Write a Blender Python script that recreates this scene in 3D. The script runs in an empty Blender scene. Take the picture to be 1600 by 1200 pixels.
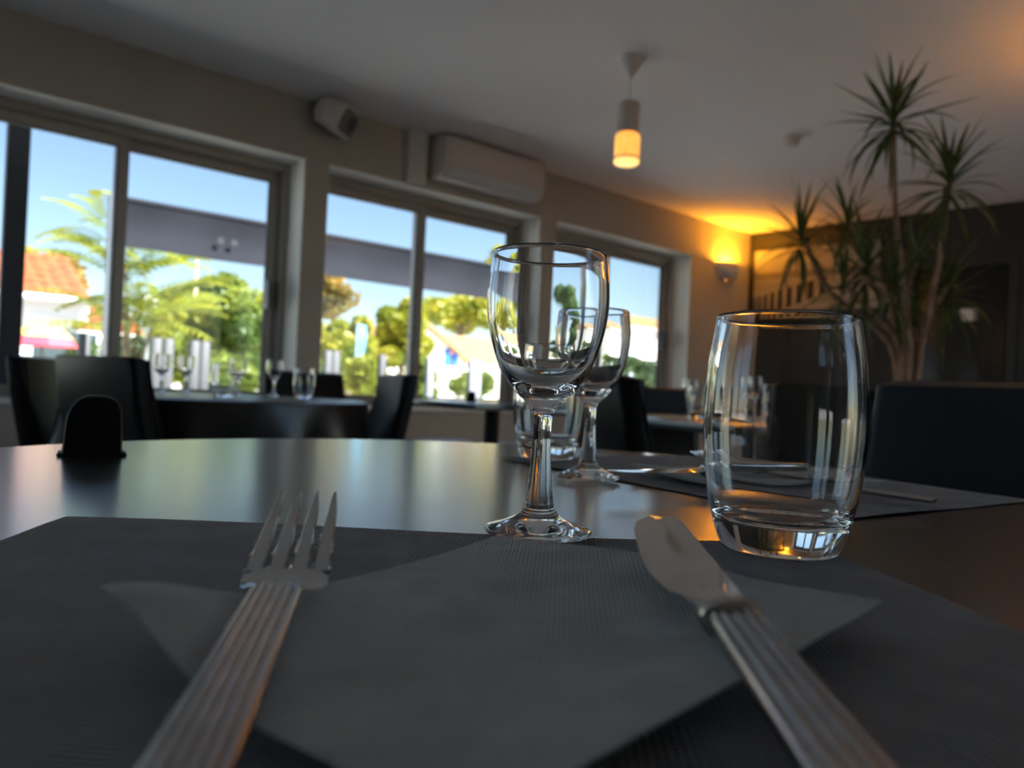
import bpy, bmesh, math, random
from mathutils import Vector, Matrix
random.seed(11)
PI = math.pi
S = bpy.context.scene
COL = S.collection

# ------------------------------------------------------------------ camera
F_PX, YAW, PITCH, ROLL = 1202.0, math.radians(48.77), math.radians(.34), math.radians(2.59)
ZT = .745                       # table top
ZC = ZT + .0759                 # lens height
CEIL = 2.5
WY = 4.32                       # inner face of the window wall
_f = Vector((math.cos(YAW)*math.cos(PITCH), math.sin(YAW)*math.cos(PITCH), math.sin(PITCH)))
_r0 = Vector((math.sin(YAW), -math.cos(YAW), 0)); _u0 = _r0.cross(_f)
_r = _r0*math.cos(ROLL) + _u0*math.sin(ROLL)
_u = -_r0*math.sin(ROLL) + _u0*math.cos(ROLL)
CAM = Vector((0, 0, ZC))
cd = bpy.data.cameras.new('camera'); cam = bpy.data.objects.new('camera', cd); COL.objects.link(cam)
cd.sensor_width = 36; cd.lens = F_PX/1600*36; cd.clip_start = .01; cd.clip_end = 500
cd.dof.use_dof = True; cd.dof.focus_distance = .415; cd.dof.aperture_fstop = 9.0
cam.matrix_world = Matrix(((_r.x, _u.x, -_f.x, 0), (_r.y, _u.y, -_f.y, 0), (_r.z, _u.z, -_f.z, ZC), (0, 0, 0, 1)))
S.camera = cam

# ------------------------------------------------------------------ world, sun, exposure
W = bpy.data.worlds.new('sky'); S.world = W; W.use_nodes = True
nt = W.node_tree; bg = nt.nodes['Background']
sky = nt.nodes.new('ShaderNodeTexSky'); sky.sky_type = 'NISHITA'; sky.sun_disc = False
sky.sun_elevation = math.radians(46); sky.sun_rotation = math.radians(140)
sky.air_density = 1.0; sky.dust_density = .2; sky.ozone_density = 2.0
nt.links.new(sky.outputs[0], bg.inputs[0]); bg.inputs[1].default_value = .050
sl = bpy.data.lights.new('sun', 'SUN'); sl.energy = 5.4; sl.angle = .009; sl.color = (1, .97, .92)
sun = bpy.data.objects.new('sun', sl); COL.objects.link(sun)
_sd = Vector((.42, -.58, .74)).normalized()           # towards the sun, over this building
sun.rotation_euler = _sd.to_track_quat('Z', 'Y').to_euler()
S.view_settings.view_transform = 'Standard'; S.view_settings.look = 'None'
S.view_settings.exposure = 2.2; S.view_settings.gamma = 1.0; S.view_settings.use_curve_mapping = False
S.cycles.max_bounces = 14; S.cycles.transmission_bounces = 14; S.cycles.transparent_max_bounces = 24
S.cycles.diffuse_bounces = 7; S.cycles.glossy_bounces = 8; S.cycles.sample_clamp_indirect = 6; S.cycles.blur_glossy = .6

# ------------------------------------------------------------------ pixel helpers (a pixel gives a direction only)
def ray(x, y): return _f + _r*((x-800)/F_PX) - _u*((y-600)/F_PX)
def on_z(x, y, z=ZT):
    d = ray(x, y); return CAM + d*((z-ZC)/d.z)
def at_depth(x, y, d): return CAM + ray(x, y)*d
def on_y(x, y, Y):
    d = ray(x, y); return CAM + d*(Y/d.y)

# ------------------------------------------------------------------ materials
def mat(name, col, rough=.5, metal=0, noise=None, bump=None, spec=.5, coat=0, sheen=0, emis=None, trans=0, ior=1.5, second=None):
    m = bpy.data.materials.new(name); m.use_nodes = True; t = m.node_tree; b = t.nodes['Principled BSDF']
    b.inputs['Base Color'].default_value = (*col, 1); b.inputs['Roughness'].default_value = rough
    b.inputs['Metallic'].default_value = metal; b.inputs['Specular IOR Level'].default_value = spec
    b.inputs['Coat Weight'].default_value = coat; b.inputs['Coat Roughness'].default_value = .19; b.inputs['Sheen Weight'].default_value = sheen
    b.inputs['Transmission Weight'].default_value = trans; b.inputs['IOR'].default_value = ior
    tc = t.nodes.new('ShaderNodeTexCoord')
    if noise:
        n = t.nodes.new('ShaderNodeTexNoise'); n.inputs['Scale'].default_value = noise[0]; n.inputs['Detail'].default_value = 5
        t.links.new(tc.outputs['Object'], n.inputs['Vector'])
        r = t.nodes.new('ShaderNodeValToRGB')
        c2 = second or tuple(c*(1-noise[1]) for c in col); c1 = tuple(min(1, c*(1+noise[1]*.6)) for c in col)
        r.color_ramp.elements[0].color = (*c2, 1); r.color_ramp.elements[1].color = (*c1, 1)
        r.color_ramp.elements[0].position = .35; r.color_ramp.elements[1].position = .65
        t.links.new(n.outputs['Fac'], r.inputs['Fac']); t.links.new(r.outputs['Color'], b.inputs['Base Color'])
    if bump:
        n = t.nodes.new('ShaderNodeTexNoise'); n.inputs['Scale'].default_value = bump[0]; n.inputs['Detail'].default_value = 3
        t.links.new(tc.outputs['Object'], n.inputs['Vector'])
        bp = t.nodes.new('ShaderNodeBump'); bp.inputs['Strength'].default_value = bump[1]; bp.inputs['Distance'].default_value = bump[2]
        t.links.new(n.outputs['Fac'], bp.inputs['Height']); t.links.new(bp.outputs['Normal'], b.inputs['Normal'])
    if emis:
        b.inputs['Emission Color'].default_value = (*emis[0], 1); b.inputs['Emission Strength'].default_value = emis[1]
    return m

def leaf_mat(name, col, col2, scale=3., tr=.45):
    m = mat(name, col, .5, noise=(scale, .3), second=col2); t = m.node_tree
    b = t.nodes['Principled BSDF']; o = t.nodes['Material Output']
    tl = t.nodes.new('ShaderNodeBsdfTranslucent'); mx = t.nodes.new('ShaderNodeMixShader'); mx.inputs[0].default_value = tr
    src = b.inputs['Base Color'].links[0].from_socket
    t.links.new(src, tl.inputs['Color']); t.links.new(b.outputs[0], mx.inputs[1]); t.links.new(tl.outputs[0], mx.inputs[2])
    t.links.new(mx.outputs[0], o.inputs['Surface']); return m

def paper_mat(name, col, pitch=.0021):
    """dark non-woven paper with a small embossed lozenge grid"""
    m = mat(name, col, .85, noise=(38, .16), sheen=.25); t = m.node_tree; b = t.nodes['Principled BSDF']
    tc = t.nodes.new('ShaderNodeTexCoord'); mp = t.nodes.new('ShaderNodeMapping'); mp.inputs['Rotation'].default_value = (0, 0, PI/4)
    t.links.new(tc.outputs['Object'], mp.inputs['Vector']); hs = []
    for ax in 'XY':
        w = t.nodes.new('ShaderNodeTexWave'); w.wave_type = 'BANDS'; w.bands_direction = ax
        w.inputs['Scale'].default_value = .314/pitch; w.inputs['Distortion'].default_value = .3
        t.links.new(mp.outputs[0], w.inputs['Vector']); hs.append(w)
    mu = t.nodes.new('ShaderNodeMath'); mu.operation = 'MULTIPLY'
    t.links.new(hs[0].outputs['Fac'], mu.inputs[0]); t.links.new(hs[1].outputs['Fac'], mu.inputs[1])
    bp = t.nodes.new('ShaderNodeBump'); bp.inputs['Strength'].default_value = 1; bp.inputs['Distance'].default_value = .0011
    wn = t.nodes.new('ShaderNodeTexNoise'); wn.inputs['Scale'].default_value = 26; wn.inputs['Detail'].default_value = 3; t.links.new(tc.outputs['Object'], wn.inputs['Vector'])
    b2 = t.nodes.new('ShaderNodeBump'); b2.inputs['Strength'].default_value = .6; b2.inputs['Distance'].default_value = .006; t.links.new(wn.outputs['Fac'], b2.inputs['Height']); t.links.new(b2.outputs[0], bp.inputs['Normal'])
    t.links.new(mu.outputs[0], bp.inputs['Height']); t.links.new(bp.outputs[0], b.inputs['Normal']); return m

def pane_mat():
    m = bpy.data.materials.new('window glass'); m.use_nodes = True; t = m.node_tree; t.nodes.clear()
    o = t.nodes.new('ShaderNodeOutputMaterial'); a = t.nodes.new('ShaderNodeBsdfTransparent'); g = t.nodes.new('ShaderNodeBsdfGlossy')
    a.inputs[0].default_value = (.97, .985, .98, 1); g.inputs['Roughness'].default_value = .01
    fr = t.nodes.new('ShaderNodeFresnel'); fr.inputs[0].default_value = 1.25
    mx = t.nodes.new('ShaderNodeMixShader'); t.links.new(fr.outputs[0], mx.inputs[0])
    t.links.new(a.outputs[0], mx.inputs[1]); t.links.new(g.outputs[0], mx.inputs[2]); t.links.new(mx.outputs[0], o.inputs[0]); return m

M = dict(
    wall=mat('greige wall paint', (.45, .415, .375), .8, noise=(1.2, .06), bump=(140, .15, .001)),
    reveal=mat('white reveal paint', (.88, .90, .88), .7),
    dark_wall=mat('anthracite wall paint', (.020, .020, .022), .42, noise=(2, .15), bump=(90, .15, .001)),
    ceiling=mat('white ceiling paint', (.87, .89, .93), .9, noise=(.8, .03)),
    floor=mat('pale wood-look floor', (.62, .63, .64), .45, noise=(3, .08)),
    frame=mat('taupe window frame', (.36, .335, .315), .4),
    frame_dark=mat('dark window stile', (.05, .055, .065), .4),
    gasket=mat('rubber gasket', (.02, .02, .02), .6),
    pane=pane_mat(),
    table=mat('black laminate', (.02, .02, .021), .3, bump=(900, .2, .0003), spec=1.0, coat=1.0),
    black_metal=mat('black metal', (.015, .015, .016), .4),
    leather=mat('black leatherette', (.004, .0045, .006), .42, bump=(260, .25, .0008), spec=.16),
    glass=mat('clear glass', (1, 1, 1), 0, trans=1, ior=1.5),
    steel=mat('polished steel', (.56, .55, .54), .07, 1, noise=(60, .06)),
    steel_brushed=mat('worn steel', (.47, .455, .45), .21, 1, noise=(90, .1), bump=(400, .06, .0004)),
    mat=paper_mat('charcoal paper mat', (.23, .23, .24)),
    napkin=paper_mat('grey paper napkin', (.56, .58, .575), .0016),
    black_plastic=mat('black plastic', (.004, .004, .0045), .5, spec=.2),
    white_plastic=mat('white plastic', (.70, .68, .66), .4),
    ac_white=mat('appliance white', (.66, .60, .585), .35),
    grille=mat('grey grille', (.22, .22, .22), .6),
    duct=mat('cream trunking', (.60, .59, .57), .5),
    ceramic=mat('white plaster', (.62, .64, .68), .6),
    pendant=mat('pinkish grey metal', (.55, .47, .44), .45),
    terracotta=mat('orange roof tile', (.36, .09, .028), .8, noise=(4, .3)),
    render=mat('white house render', (.82, .80, .74), .85, noise=(1, .05)),
    tan_roof=mat('tan roofing', (.36, .21, .09), .8, noise=(2, .2)),  # plain tan with random mottling
    gutter=mat('white gutter', (.78, .76, .76), .5),
    dark_glass=mat('dark shop glass', (.05, .07, .08), .1),
    terrace=mat('pale terrace paving', (.60, .56, .50), .85, noise=(1.5, .15)),
    grass=mat('pale gravel yard', (.54, .53, .50), .95, noise=(.6, .15)),
    fabric=mat('grey awning fabric', (.026, .028, .036), .9, noise=(2, .1), spec=.1),
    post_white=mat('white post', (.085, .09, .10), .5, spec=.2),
    post_grey=mat('grey aluminium post', (.24, .26, .29), .4),
    post_dark=mat('dark blue-grey post', (.02, .026, .038), .6),
    bark=mat('bark', (.22, .16, .10), .9, noise=(9, .4), bump=(30, .6, .02)),
    drac_stem=mat('pale brown cane', (.33, .20, .13), .8, noise=(22, .35), bump=(70, .5, .006)),
    pot=mat('charcoal planter', (.05, .05, .055), .5),
    soil=mat('soil', (.05, .035, .025), .95, bump=(50, .8, .02)),
    blue=mat('blue sign', (.01, .17, .62), .5),
    sky_blue=mat('light blue banner', (.16, .50, .80), .6),
    pink=mat('pink sign', (.80, .30, .35), .5),
    red=mat('red cloth', (.75, .06, .10), .7),
    yellow=mat('yellow cloth', (.80, .62, .15), .7),
    beige=mat('beige mast', (.62, .52, .40), .6),
    cushion=mat('grey vinyl tinted for sky sheen', (.34, .37, .44), .4),  # blue tint stands in for sky reflected on the seat tops
    tan_paper=mat('tan paper', (.50, .42, .33), .8, noise=(20, .1)),
    frame_black=mat('black picture frame', (.012, .011, .011), .4),
)
M['leaf_drac'] = leaf_mat('dracaena leaf', (.075, .115, .025), (.030, .055, .015), 7, .3)
M['leaf_lime'] = leaf_mat('lime sumac leaf', (.36, .35, .025), (.13, .20, .025), 1.3, .5)
M['leaf_yellow'] = leaf_mat('yellow green leaf', (.46, .41, .04), (.19, .25, .03), .9, .45)
M['leaf_green'] = leaf_mat('mid green leaf', (.32, .36, .06), (.10, .17, .03), .8, .45)
M['leaf_dark'] = leaf_mat('deep green leaf', (.16, .24, .08), (.06, .11, .05), .8, .4)
M['leaf_autumn'] = leaf_mat('ochre leaf', (.42, .27, .05), (.16, .15, .05), .8, .4)

# ------------------------------------------------------------------ mesh helpers
class MB:
    def __init__(s): s.v = []; s.f = []
    def add(s, v, f):
        o = len(s.v); s.v += [tuple(p) for p in v]; s.f += [tuple(i+o for i in q) for q in f]; return s
    def box(s, x0, x1, y0, y1, z0, z1):
        return s.add([(x0,y0,z0),(x1,y0,z0),(x1,y1,z0),(x0,y1,z0),(x0,y0,z1),(x1,y0,z1),(x1,y1,z1),(x0,y1,z1)],
                     [(0,3,2,1),(4,5,6,7),(0,1,5,4),(1,2,6,5),(2,3,7,6),(3,0,4,7)])
    def loft(s, rings, caps=True, closed=True):
        n = len(rings[0]); v = [p for r in rings for p in r]; f = []
        for i in range(len(rings)-1):
            for j in range(n if closed else n-1):
                k = (j+1) % n; f.append((i*n+j, i*n+k, (i+1)*n+k, (i+1)*n+j))
        if caps: f.append(tuple(range(n-1, -1, -1))); f.append(tuple((len(rings)-1)*n+j for j in range(n)))
        return s.add(v, f)
    def tube(s, pts, rad, n=8):
        pts = [Vector(p) for p in pts]; rings = []
        if not hasattr(rad, '__len__'): rad = [rad]*len(pts)
        a = None
        for i, p in enumerate(pts):
            d = (pts[min(i+1, len(pts)-1)] - pts[max(i-1, 0)]).normalized()
            if a is None: a = d.orthogonal().normalized()
            a = (a - d*a.dot(d)).normalized(); b = d.cross(a)
            rings.append([p + (a*math.cos(2*PI*k/n) + b*math.sin(2*PI*k/n))*rad[i] for k in range(n)])
        return s.loft(rings)
    def lathe(s, prof, n=48, c=(0, 0, 0)):
        """prof: (r, z) list; r = 0 ends are closed with a pole"""
        rings = []; v = []; f = []
        for r, z in prof:
            if r < 1e-6: rings.append([len(v)]); v.append((c[0], c[1], c[2]+z))
            else:
                rings.append(list(range(len(v), len(v)+n)))
                v += [(c[0]+r*math.cos(2*PI*k/n), c[1]+r*math.sin(2*PI*k/n), c[2]+z) for k in range(n)]
        for a, b in zip(rings, rings[1:]):
            for k in range(n):
                j = (k+1) % n
                if len(a) == 1 and len(b) == 1: continue
                if len(a) == 1: f.append((a[0], b[j], b[k]))
                elif len(b) == 1: f.append((a[k], a[j], b[0]))
                else: f.append((a[k], a[j], b[j], b[k]))
        return s.add(v, f)
    def prism(s, outline, y0, y1):
        """outline of (x, z) extruded along y"""
        n = len(outline)
        return s.add([(x, y0, z) for x, z in outline] + [(x, y1, z) for x, z in outline],
                     [tuple(range(n)), tuple(range(2*n-1, n-1, -1))] + [(i, i+n, (i+1) % n + n, (i+1) % n) for i in range(n)])
    def mesh(s, name, smooth=None, bevel=0, seg=3):
        me = bpy.data.meshes.new(name); me.from_pydata(s.v, [], s.f)
        bm = bmesh.new(); bm.from_mesh(me)
        if bevel: bmesh.ops.bevel(bm, geom=bm.edges[:], offset=bevel, segments=seg, profile=.6, affect='EDGES', clamp_overlap=True)
        bmesh.ops.recalc_face_normals(bm, faces=bm.faces); bm.to_mesh(me); bm.free()
        if smooth or bevel:
            me.polygons.foreach_set('use_smooth', [True]*len(me.polygons)); me.set_sharp_from_angle(angle=math.radians(smooth or 50))
        return me

def ob(name, me, m, parent=None, loc=None, rot=None):
    if isinstance(me, MB): me = me.mesh(name)
    o = bpy.data.objects.new(name, me); COL.objects.link(o)
    if m is not None and not len(me.materials): me.materials.append(M[m] if isinstance(m, str) else m)
    if loc is not None: o.location = loc
    if rot is not None: o.rotation_euler = rot
    if parent: o.parent = parent
    return o
def tag(o, label, cat, group=None, kind=None):
    o['label'] = label; o['category'] = cat
    if group: o['group'] = group
    if kind: o['kind'] = kind
    return o
def thing(name, label, cat, loc=(0, 0, 0), rz=0, group=None):
    o = bpy.data.objects.new(name, None); COL.objects.link(o); o.location = loc; o.rotation_euler = (0, 0, rz); o.empty_display_size = .1
    return tag(o, label, cat, group)
def struct(o, label=None):
    o['kind'] = 'structure'
    if label: o['label'] = label
    return o
def copy_tree(root, loc, rz, label=None, group=None, parent=None):
    c = root.copy(); COL.objects.link(c)
    if parent is None:
        c.location = loc; c.rotation_euler = (0, 0, rz)
        if label: c['label'] = label
        if group: c['group'] = group
    else: c.parent = parent
    for ch in list(root.children): copy_tree(ch, None, 0, parent=c)
    return c

# ------------------------------------------------------------------ the room
X0, X1, Y0 = -2.8, 6.92, -2.2
WINS = [(.28, 2.06), (2.215, 4.0), (4.17, 5.94)]
HEAD, SILL, WT = 2.143, .672, .36
def wall_run(ranges, z0, z1, x0, x1, y0, y1, mb):
    """wall along x with rectangular openings"""
    xs = x0
    for a, b in ranges:
        mb.box(xs, a, y0, y1, 0, CEIL); mb.box(a, b, y0, y1, 0, z0); mb.box(a, b, y0, y1, z1, CEIL); xs = b
    mb.box(xs, x1, y0, y1, 0, CEIL)
mb = MB(); wall_run([(-1.66, .12)] + WINS if False else [(-1.66, .12)] + WINS, SILL, HEAD, X0, X1+.3, WY, WY+WT, mb)
struct(ob('wall_left', mb, 'wall'), 'greige wall with deep window openings')
mb = MB().box(X0, X1+.5, Y0-.2, WY+WT, -.1, 0); struct(ob('floor', mb, 'floor'), 'pale wood-look floor')
mb = MB().box(X0-.2, X1+.6, Y0-.2, WY+WT, CEIL, CEIL+.15); struct(ob('ceiling', mb, 'ceiling'), 'plain white ceiling')
BA = Vector((6.92, WY, 0)); BT = Vector((.05, -1, 0)).normalized(); BN = Vector((-1, -.05, 0)).normalized()   # dark wall: start, along, towards the room
LB = 6.6
mb = MB(); q = [BA, BA+BT*LB, BA+BT*LB-BN*.2, BA-BN*.2]
mb.add([(p.x, p.y, 0) for p in q] + [(p.x, p.y, CEIL) for p in q], [(0,1,2,3),(4,5,6,7),(0,1,5,4),(1,2,6,5),(2,3,7,6),(3,0,4,7)])
wall_back = struct(ob('wall_back', mb, 'dark_wall'), 'anthracite end wall')
# unseen sides of the room, window openings added to let in more daylight
ADDED_WINS = [(1.9, 4.3), (4.45, 6.85)]
mb = MB(); wall_run(ADDED_WINS, .15, 2.25, X0-.2, X1+.6, Y0-.2, Y0, mb); struct(ob('wall_right', mb, 'wall'), 'greige wall behind the photographer')
mb = MB().box(X0-.2, X0, Y0, 1.6, 0, CEIL); mb.box(X0-.2, X0, 3.9, WY+WT, 0, CEIL); mb.box(X0-.2, X0, 1.6, 3.9, 2.25, CEIL); mb.box(X0-.2, X0, 1.6, 3.9, 0, .6)
struct(ob('wall_front', mb, 'wall'), 'greige wall at the near end of the room')

# reveals lined in white
mb = MB(); e = .004
for a, b in [(-1.66, .12)] + WINS:
    mb.box(a, a+e, WY+.001, WY+WT, SILL, HEAD); mb.box(b-e, b, WY+.001, WY+WT, SILL, HEAD); mb.box(a+e, b-e, WY+.001, WY+WT, HEAD-e, HEAD)
struct(ob('trim_1', mb, 'reveal'), 'white painted window reveals')

FY = WY + .19          # inner face of the window frames
def ring(mb, x0, x1, z0, z1, w, y0, y1, wb=None, wt=None):
    wb = wb or w; wt = wt or w
    mb.box(x0, x0+w, y0, y1, z0, z1); mb.box(x1-w, x1, y0, y1, z0, z1)
    mb.box(x0+w, x1-w, y0, y1, z0, z0+wb); mb.box(x0+w, x1-w, y0, y1, z1-wt, z1)
for i, (a, b) in enumerate(WINS + [(-1.66, .12)]):
    root = bpy.data.objects.new('window_%d' % (i+1), None); COL.objects.link(root); struct(root, 'taupe two-leaf sliding window'); root.location = ((a+b)/2, FY, SILL)
    ox = (a+b)/2
    def L(mb): mb.v = [(x-ox, y-FY, z-SILL) for x, y, z in mb.v]; return mb
    m_ = MB(); ring(m_, a+.004, b-.004, SILL, HEAD-.006, .038, FY, FY+.12, .02, .05); ob('frame', L(m_).mesh('frame', bevel=.003, seg=1), 'frame', root)
    mid = (a+b)/2 - (.055 if i == 0 else .045)
    for k, (s0, s1, yy) in enumerate(((a+.044, mid+.03, FY+.015), (mid-.03, b-.044, FY+.06))):
        m_ = MB(); ring(m_, s0, s1, SILL+.021, HEAD-.058, .056, yy, yy+.04, .035, .056)
        sa = ob('sash', L(m_).mesh('sash', bevel=.004, seg=2), 'frame', root)
        m_ = MB().box(s0+.05, s1-.05, yy+.016, yy+.02, SILL+.05, HEAD-.11); ob('pane', L(m_), 'pane', sa)
        m_ = MB(); ring(m_, s0+.056, s1-.056, SILL+.056, HEAD-.114, .006, yy-.001, yy+.03); ob('gasket', L(m_), 'gasket', sa)
    m_ = MB().box(b-.115, b-.10, FY-.012, FY+.06, 1.24, 1.42); ob('handle', L(m_).mesh('handle', bevel=.004), 'frame_dark', root)
    m_ = MB().box(a-.03, b+.03, WY-.035, FY+.02, SILL-.03, SILL); ob('window_sill', L(m_).mesh('sill', bevel=.004), 'reveal', root)
for k, (a, b) in enumerate(ADDED_WINS + [(1.6, 3.9)]):  # extra windows out of view, added to brighten the room
    root = bpy.data.objects.new('window_%d' % (5+k), None); COL.objects.link(root); struct(root, 'added tall two-pane window out of view'); root.location = (a, Y0-.12, 0); z_ = .15
    if k == 2: root.location = (X0-.08, a, 0); root.rotation_euler = (0, 0, PI/2); z_ = .6
    m_ = MB(); n_ = 2
    for q in range(n_):
        c_ = (b-a)/n_; ring(m_, c_*q, c_*(q+1), z_, 2.25, .05, 0, .06); ob('pane', MB().box(c_*q+.045, c_*(q+1)-.045, .028, .033, z_+.045, 2.205), 'pane', root)
    ob('frame', m_, 'frame', root)
mb = MB().box(X0, X1, WY-.015, WY, 0, .09); struct(ob('baseboard_left', mb, 'frame'), 'taupe skirting board')

# dark wall: door, picture, small plate
def bw(s, z, off=0): p = BA + BT*s + BN*off; return Vector((p.x, p.y, z))
bw_rot = math.atan2(BT.y, BT.x)         # local +x runs along the wall, local +y = away from the room
root = bpy.data.objects.new('door_1', None); COL.objects.link(root); root.location = bw(1.94, 0, .0); root.rotation_euler = (0, 0, bw_rot); struct(root, 'black door in the anthracite wall')
mdoor = mat('black door paint', (.010, .010, .011), .35)
# local: x along wall, +y points away from room -> room side is where?  BN check below
side = 1 if (Matrix.Rotation(bw_rot, 3, 'Z') @ Vector((0, 1, 0))).dot(BN) > 0 else -1
def sb(x0, x1, d0, d1, z0, z1): ys = sorted((side*d0, side*d1)); return MB().box(x0, x1, ys[0], ys[1], z0, z1)
ob('door_leaf', sb(-.35, .35, .002, .012, .005, 2.0).mesh('leaf', bevel=.003, seg=1), mdoor, root)
m_ = sb(-.42, -.35, .002, .03, 0, 2.07); m_.v += []; 
for q in (sb(.35, .42, .002, .03, 0, 2.07), sb(-.35, .35, .002, .03, 2.0, 2.07)): m_.add(q.v, q.f)
ob('door_frame', m_, 'dark_wall', root)
h = MB().tube([(-.29, side*.012, 1.02), (-.29, side*.06, 1.02), (-.18, side*.06, 1.02)], .009); ob('handle', h.mesh('handle', 60), 'steel_brushed', root)
root = thing('door_plate', 'small white plate with grey end on the black door', 'sign', bw(2.012, 1.60, .013), bw_rot)
ob('plate', sb(-.062, .035, 0, .014, -.05, .05).mesh('plate', bevel=.003), 'white_plastic', root); ob('end_cap', sb(.035, .062, 0, .012, -.05, .05).mesh('end', bevel=.003), 'grille', root)

def picture_mat():
    m = mat('monochrome beach print', (.5, .5, .5), .35); t = m.node_tree; b = t.nodes['Principled BSDF']; N = t.nodes.new; Lk = t.links.new
    tc = N('ShaderNodeTexCoord'); sp = N('ShaderNodeSeparateXYZ'); Lk(tc.outputs['Generated'], sp.inputs[0])
    def mth(op, a, c=None, d=None):
        n = N('ShaderNodeMath'); n.operation = op
        for k, v in enumerate((a, c, d)):
            if v is None: continue
            if isinstance(v, (int, float)): n.inputs[k].default_value = v
            else: Lk(v, n.inputs[k])
        return n.outputs[0]
    x, z = sp.outputs['X'], sp.outputs['Z']
    nz = N('ShaderNodeTexNoise'); nz.inputs['Scale'].default_value = 3; mp = N('ShaderNodeMapping'); mp.inputs['Scale'].default_value = (1.5, 1, 9)
    Lk(tc.outputs['Generated'], mp.inputs['Vector']); Lk(mp.outputs[0], nz.inputs['Vector'])
    ramp = N('ShaderNodeValToRGB'); cr = ramp.color_ramp
    stops = [(0, .30), (.30, .36), (.42, .25), (.50, .27), (.56, .13), (.62, .15), (.66, .32), (1, .28)]
    cr.elements[0].position, cr.elements[1].position = 0, 1
    cr.elements[0].color = (.30,)*3 + (1,); cr.elements[1].color = (.26,)*3 + (1,)
    for p, c in stops[1:-1]: e_ = cr.elements.new(p); e_.color = (c, c*.97, c*.94, 1)
    zz = mth('ADD', z, mth('MULTIPLY', mth('SUBTRACT', nz.outputs['Fac'], .5), .10)); Lk(zz, ramp.inputs['Fac'])
    # row of timber posts: tops rise and shrink with distance
    xp = mth('POWER', mth('MAXIMUM', x, .001), .62)
    fr = mth('FRACT', mth('MULTIPLY', xp, 13))
    inx = mth('LESS_THAN', fr, .56)
    top = mth('ADD', mth('MULTIPLY', x, .46), .24); bot = mth('ADD', mth('MULTIPLY', x, .62), -.12)
    msk = mth('MULTIPLY', inx, mth('MULTIPLY', mth('LESS_THAN', z, top), mth('GREATER_THAN', z, bot)))
    msk = mth('MULTIPLY', msk, mth('LESS_THAN', x, .62))
    mx = N('ShaderNodeMix'); mx.data_type = 'RGBA'; Lk(msk, mx.inputs[0]); Lk(ramp.outputs[0], mx.inputs[6]); mx.inputs[7].default_value = (.02, .02, .022, 1)
    Lk(mx.outputs[2], b.inputs['Base Color']); return m
root = thing('wall_picture', 'wide monochrome beach photograph with timber posts on the dark wall', 'picture', bw(.68, 2.0, .002), bw_rot)
ob('print', sb(-.61, .61, .004, .022, -.31, .31), picture_mat(), root)
m_ = MB()
for q in (sb(-.63, -.61, 0, .03, -.33, .33), sb(.61, .63, 0, .03, -.33, .33), sb(-.61, .61, 0, .03, -.33, -.31), sb(-.61, .61, 0, .03, .31, .33)): m_.add(q.v, q.f)
ob('picture_frame', m_, 'frame_black', root)

# ------------------------------------------------------------------ fittings on wall and ceiling
ac = thing('air_conditioner', 'white split air conditioner high on the window wall', 'air conditioner', (3.40, WY, 2.2))
prof = [(0, .29), (-.10, .29), (-.17, .275), (-.19, .24), (-.192, .09), (-.175, .035), (-.13, .008), (-.06, 0), (0, 0)]     # (y, z)
m_ = MB().loft([[(x, y, z) for y, z in prof] for x in (-.45, -.435, .435, .45)]); ob('body', m_.mesh('body', bevel=.006, seg=2), 'ac_white', ac)
m_ = MB().loft([[(x, y, z) for y, z in ((-.194, .275), (-.2, .25), (-.2, .085), (-.194, .08))] for x in (-.425, .425)]); ob('front_panel', m_.mesh('panel', bevel=.002, seg=1), 'ac_white', ac)
m_ = MB().loft([[(x, y, z) for y, z in ((-.196, .072), (-.186, .033), (-.135, .001), (-.129, .005), (-.18, .037), (-.19, .075))] for x in (-.41, .41)]); ob('louver', m_.mesh('louver', 40), 'ceramic', ac)
m_ = MB().box(-.38, .38, -.12, -.02, .289, .294); ob('intake_grille', m_, 'grille', ac)
tag(ob('cable_trunking', MB().box(-.072, .072, -.05, 0, 0, .343).mesh('trunking', bevel=.006), 'duct', loc=(2.83, WY, 2.155)), 'cream cable trunking box beside the air conditioner', 'trunking')
sp = thing('wall_speaker', 'small white loudspeaker tilted down from the wall top', 'speaker', (2.13, WY, 2.41))
ob('bracket', MB().box(-.03, .03, -.06, 0, -.03, .03).mesh('bracket', bevel=.004), 'white_plastic', sp)
R3 = Matrix.Rotation(math.radians(38), 4, 'Z') @ Matrix.Rotation(math.radians(26), 4, 'X')
def tr(mb, mx): mb.v = [tuple(mx @ Vector(p)) for p in mb.v]; return mb
mx = Matrix.Translation((.05, -.11, -.005)) @ R3
def octo(w, h, c): return [(-w+c, -h), (w-c, -h), (w, -h+c), (w, h-c), (w-c, h), (-w+c, h), (-w, h-c), (-w, -h+c)]
m_ = MB().loft([[(x, y, z) for x, z in octo(w, h, .03)] for y, w, h in ((.09, .085, .06), (.02, .115, .085), (-.085, .12, .09), (-.10, .112, .082))]); ob('cabinet', tr(m_, mx).mesh('cab', bevel=.006, seg=2), 'white_plastic', sp)
m_ = MB().loft([[(x, y, z) for x, z in octo(w, .9*h, .028)] for y, w, h in ((-.098, .1, .08), (-.106, .1, .08), (-.109, .09, .07))]); gr = ob('grille', tr(m_, mx).mesh('gr', 40), 'grille', sp)
m_ = MB().lathe([(0, 0), (.04, 0), (.045, .004), (.05, 0)], 24); tr(m_, mx @ Matrix.Translation((.02, -.110, 0)) @ Matrix.Rotation(PI/2, 4, 'X')); ob('driver_ring', m_.mesh('ring', 40), mat('dark grey mesh', (.11, .11, .11), .7), gr)

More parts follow.
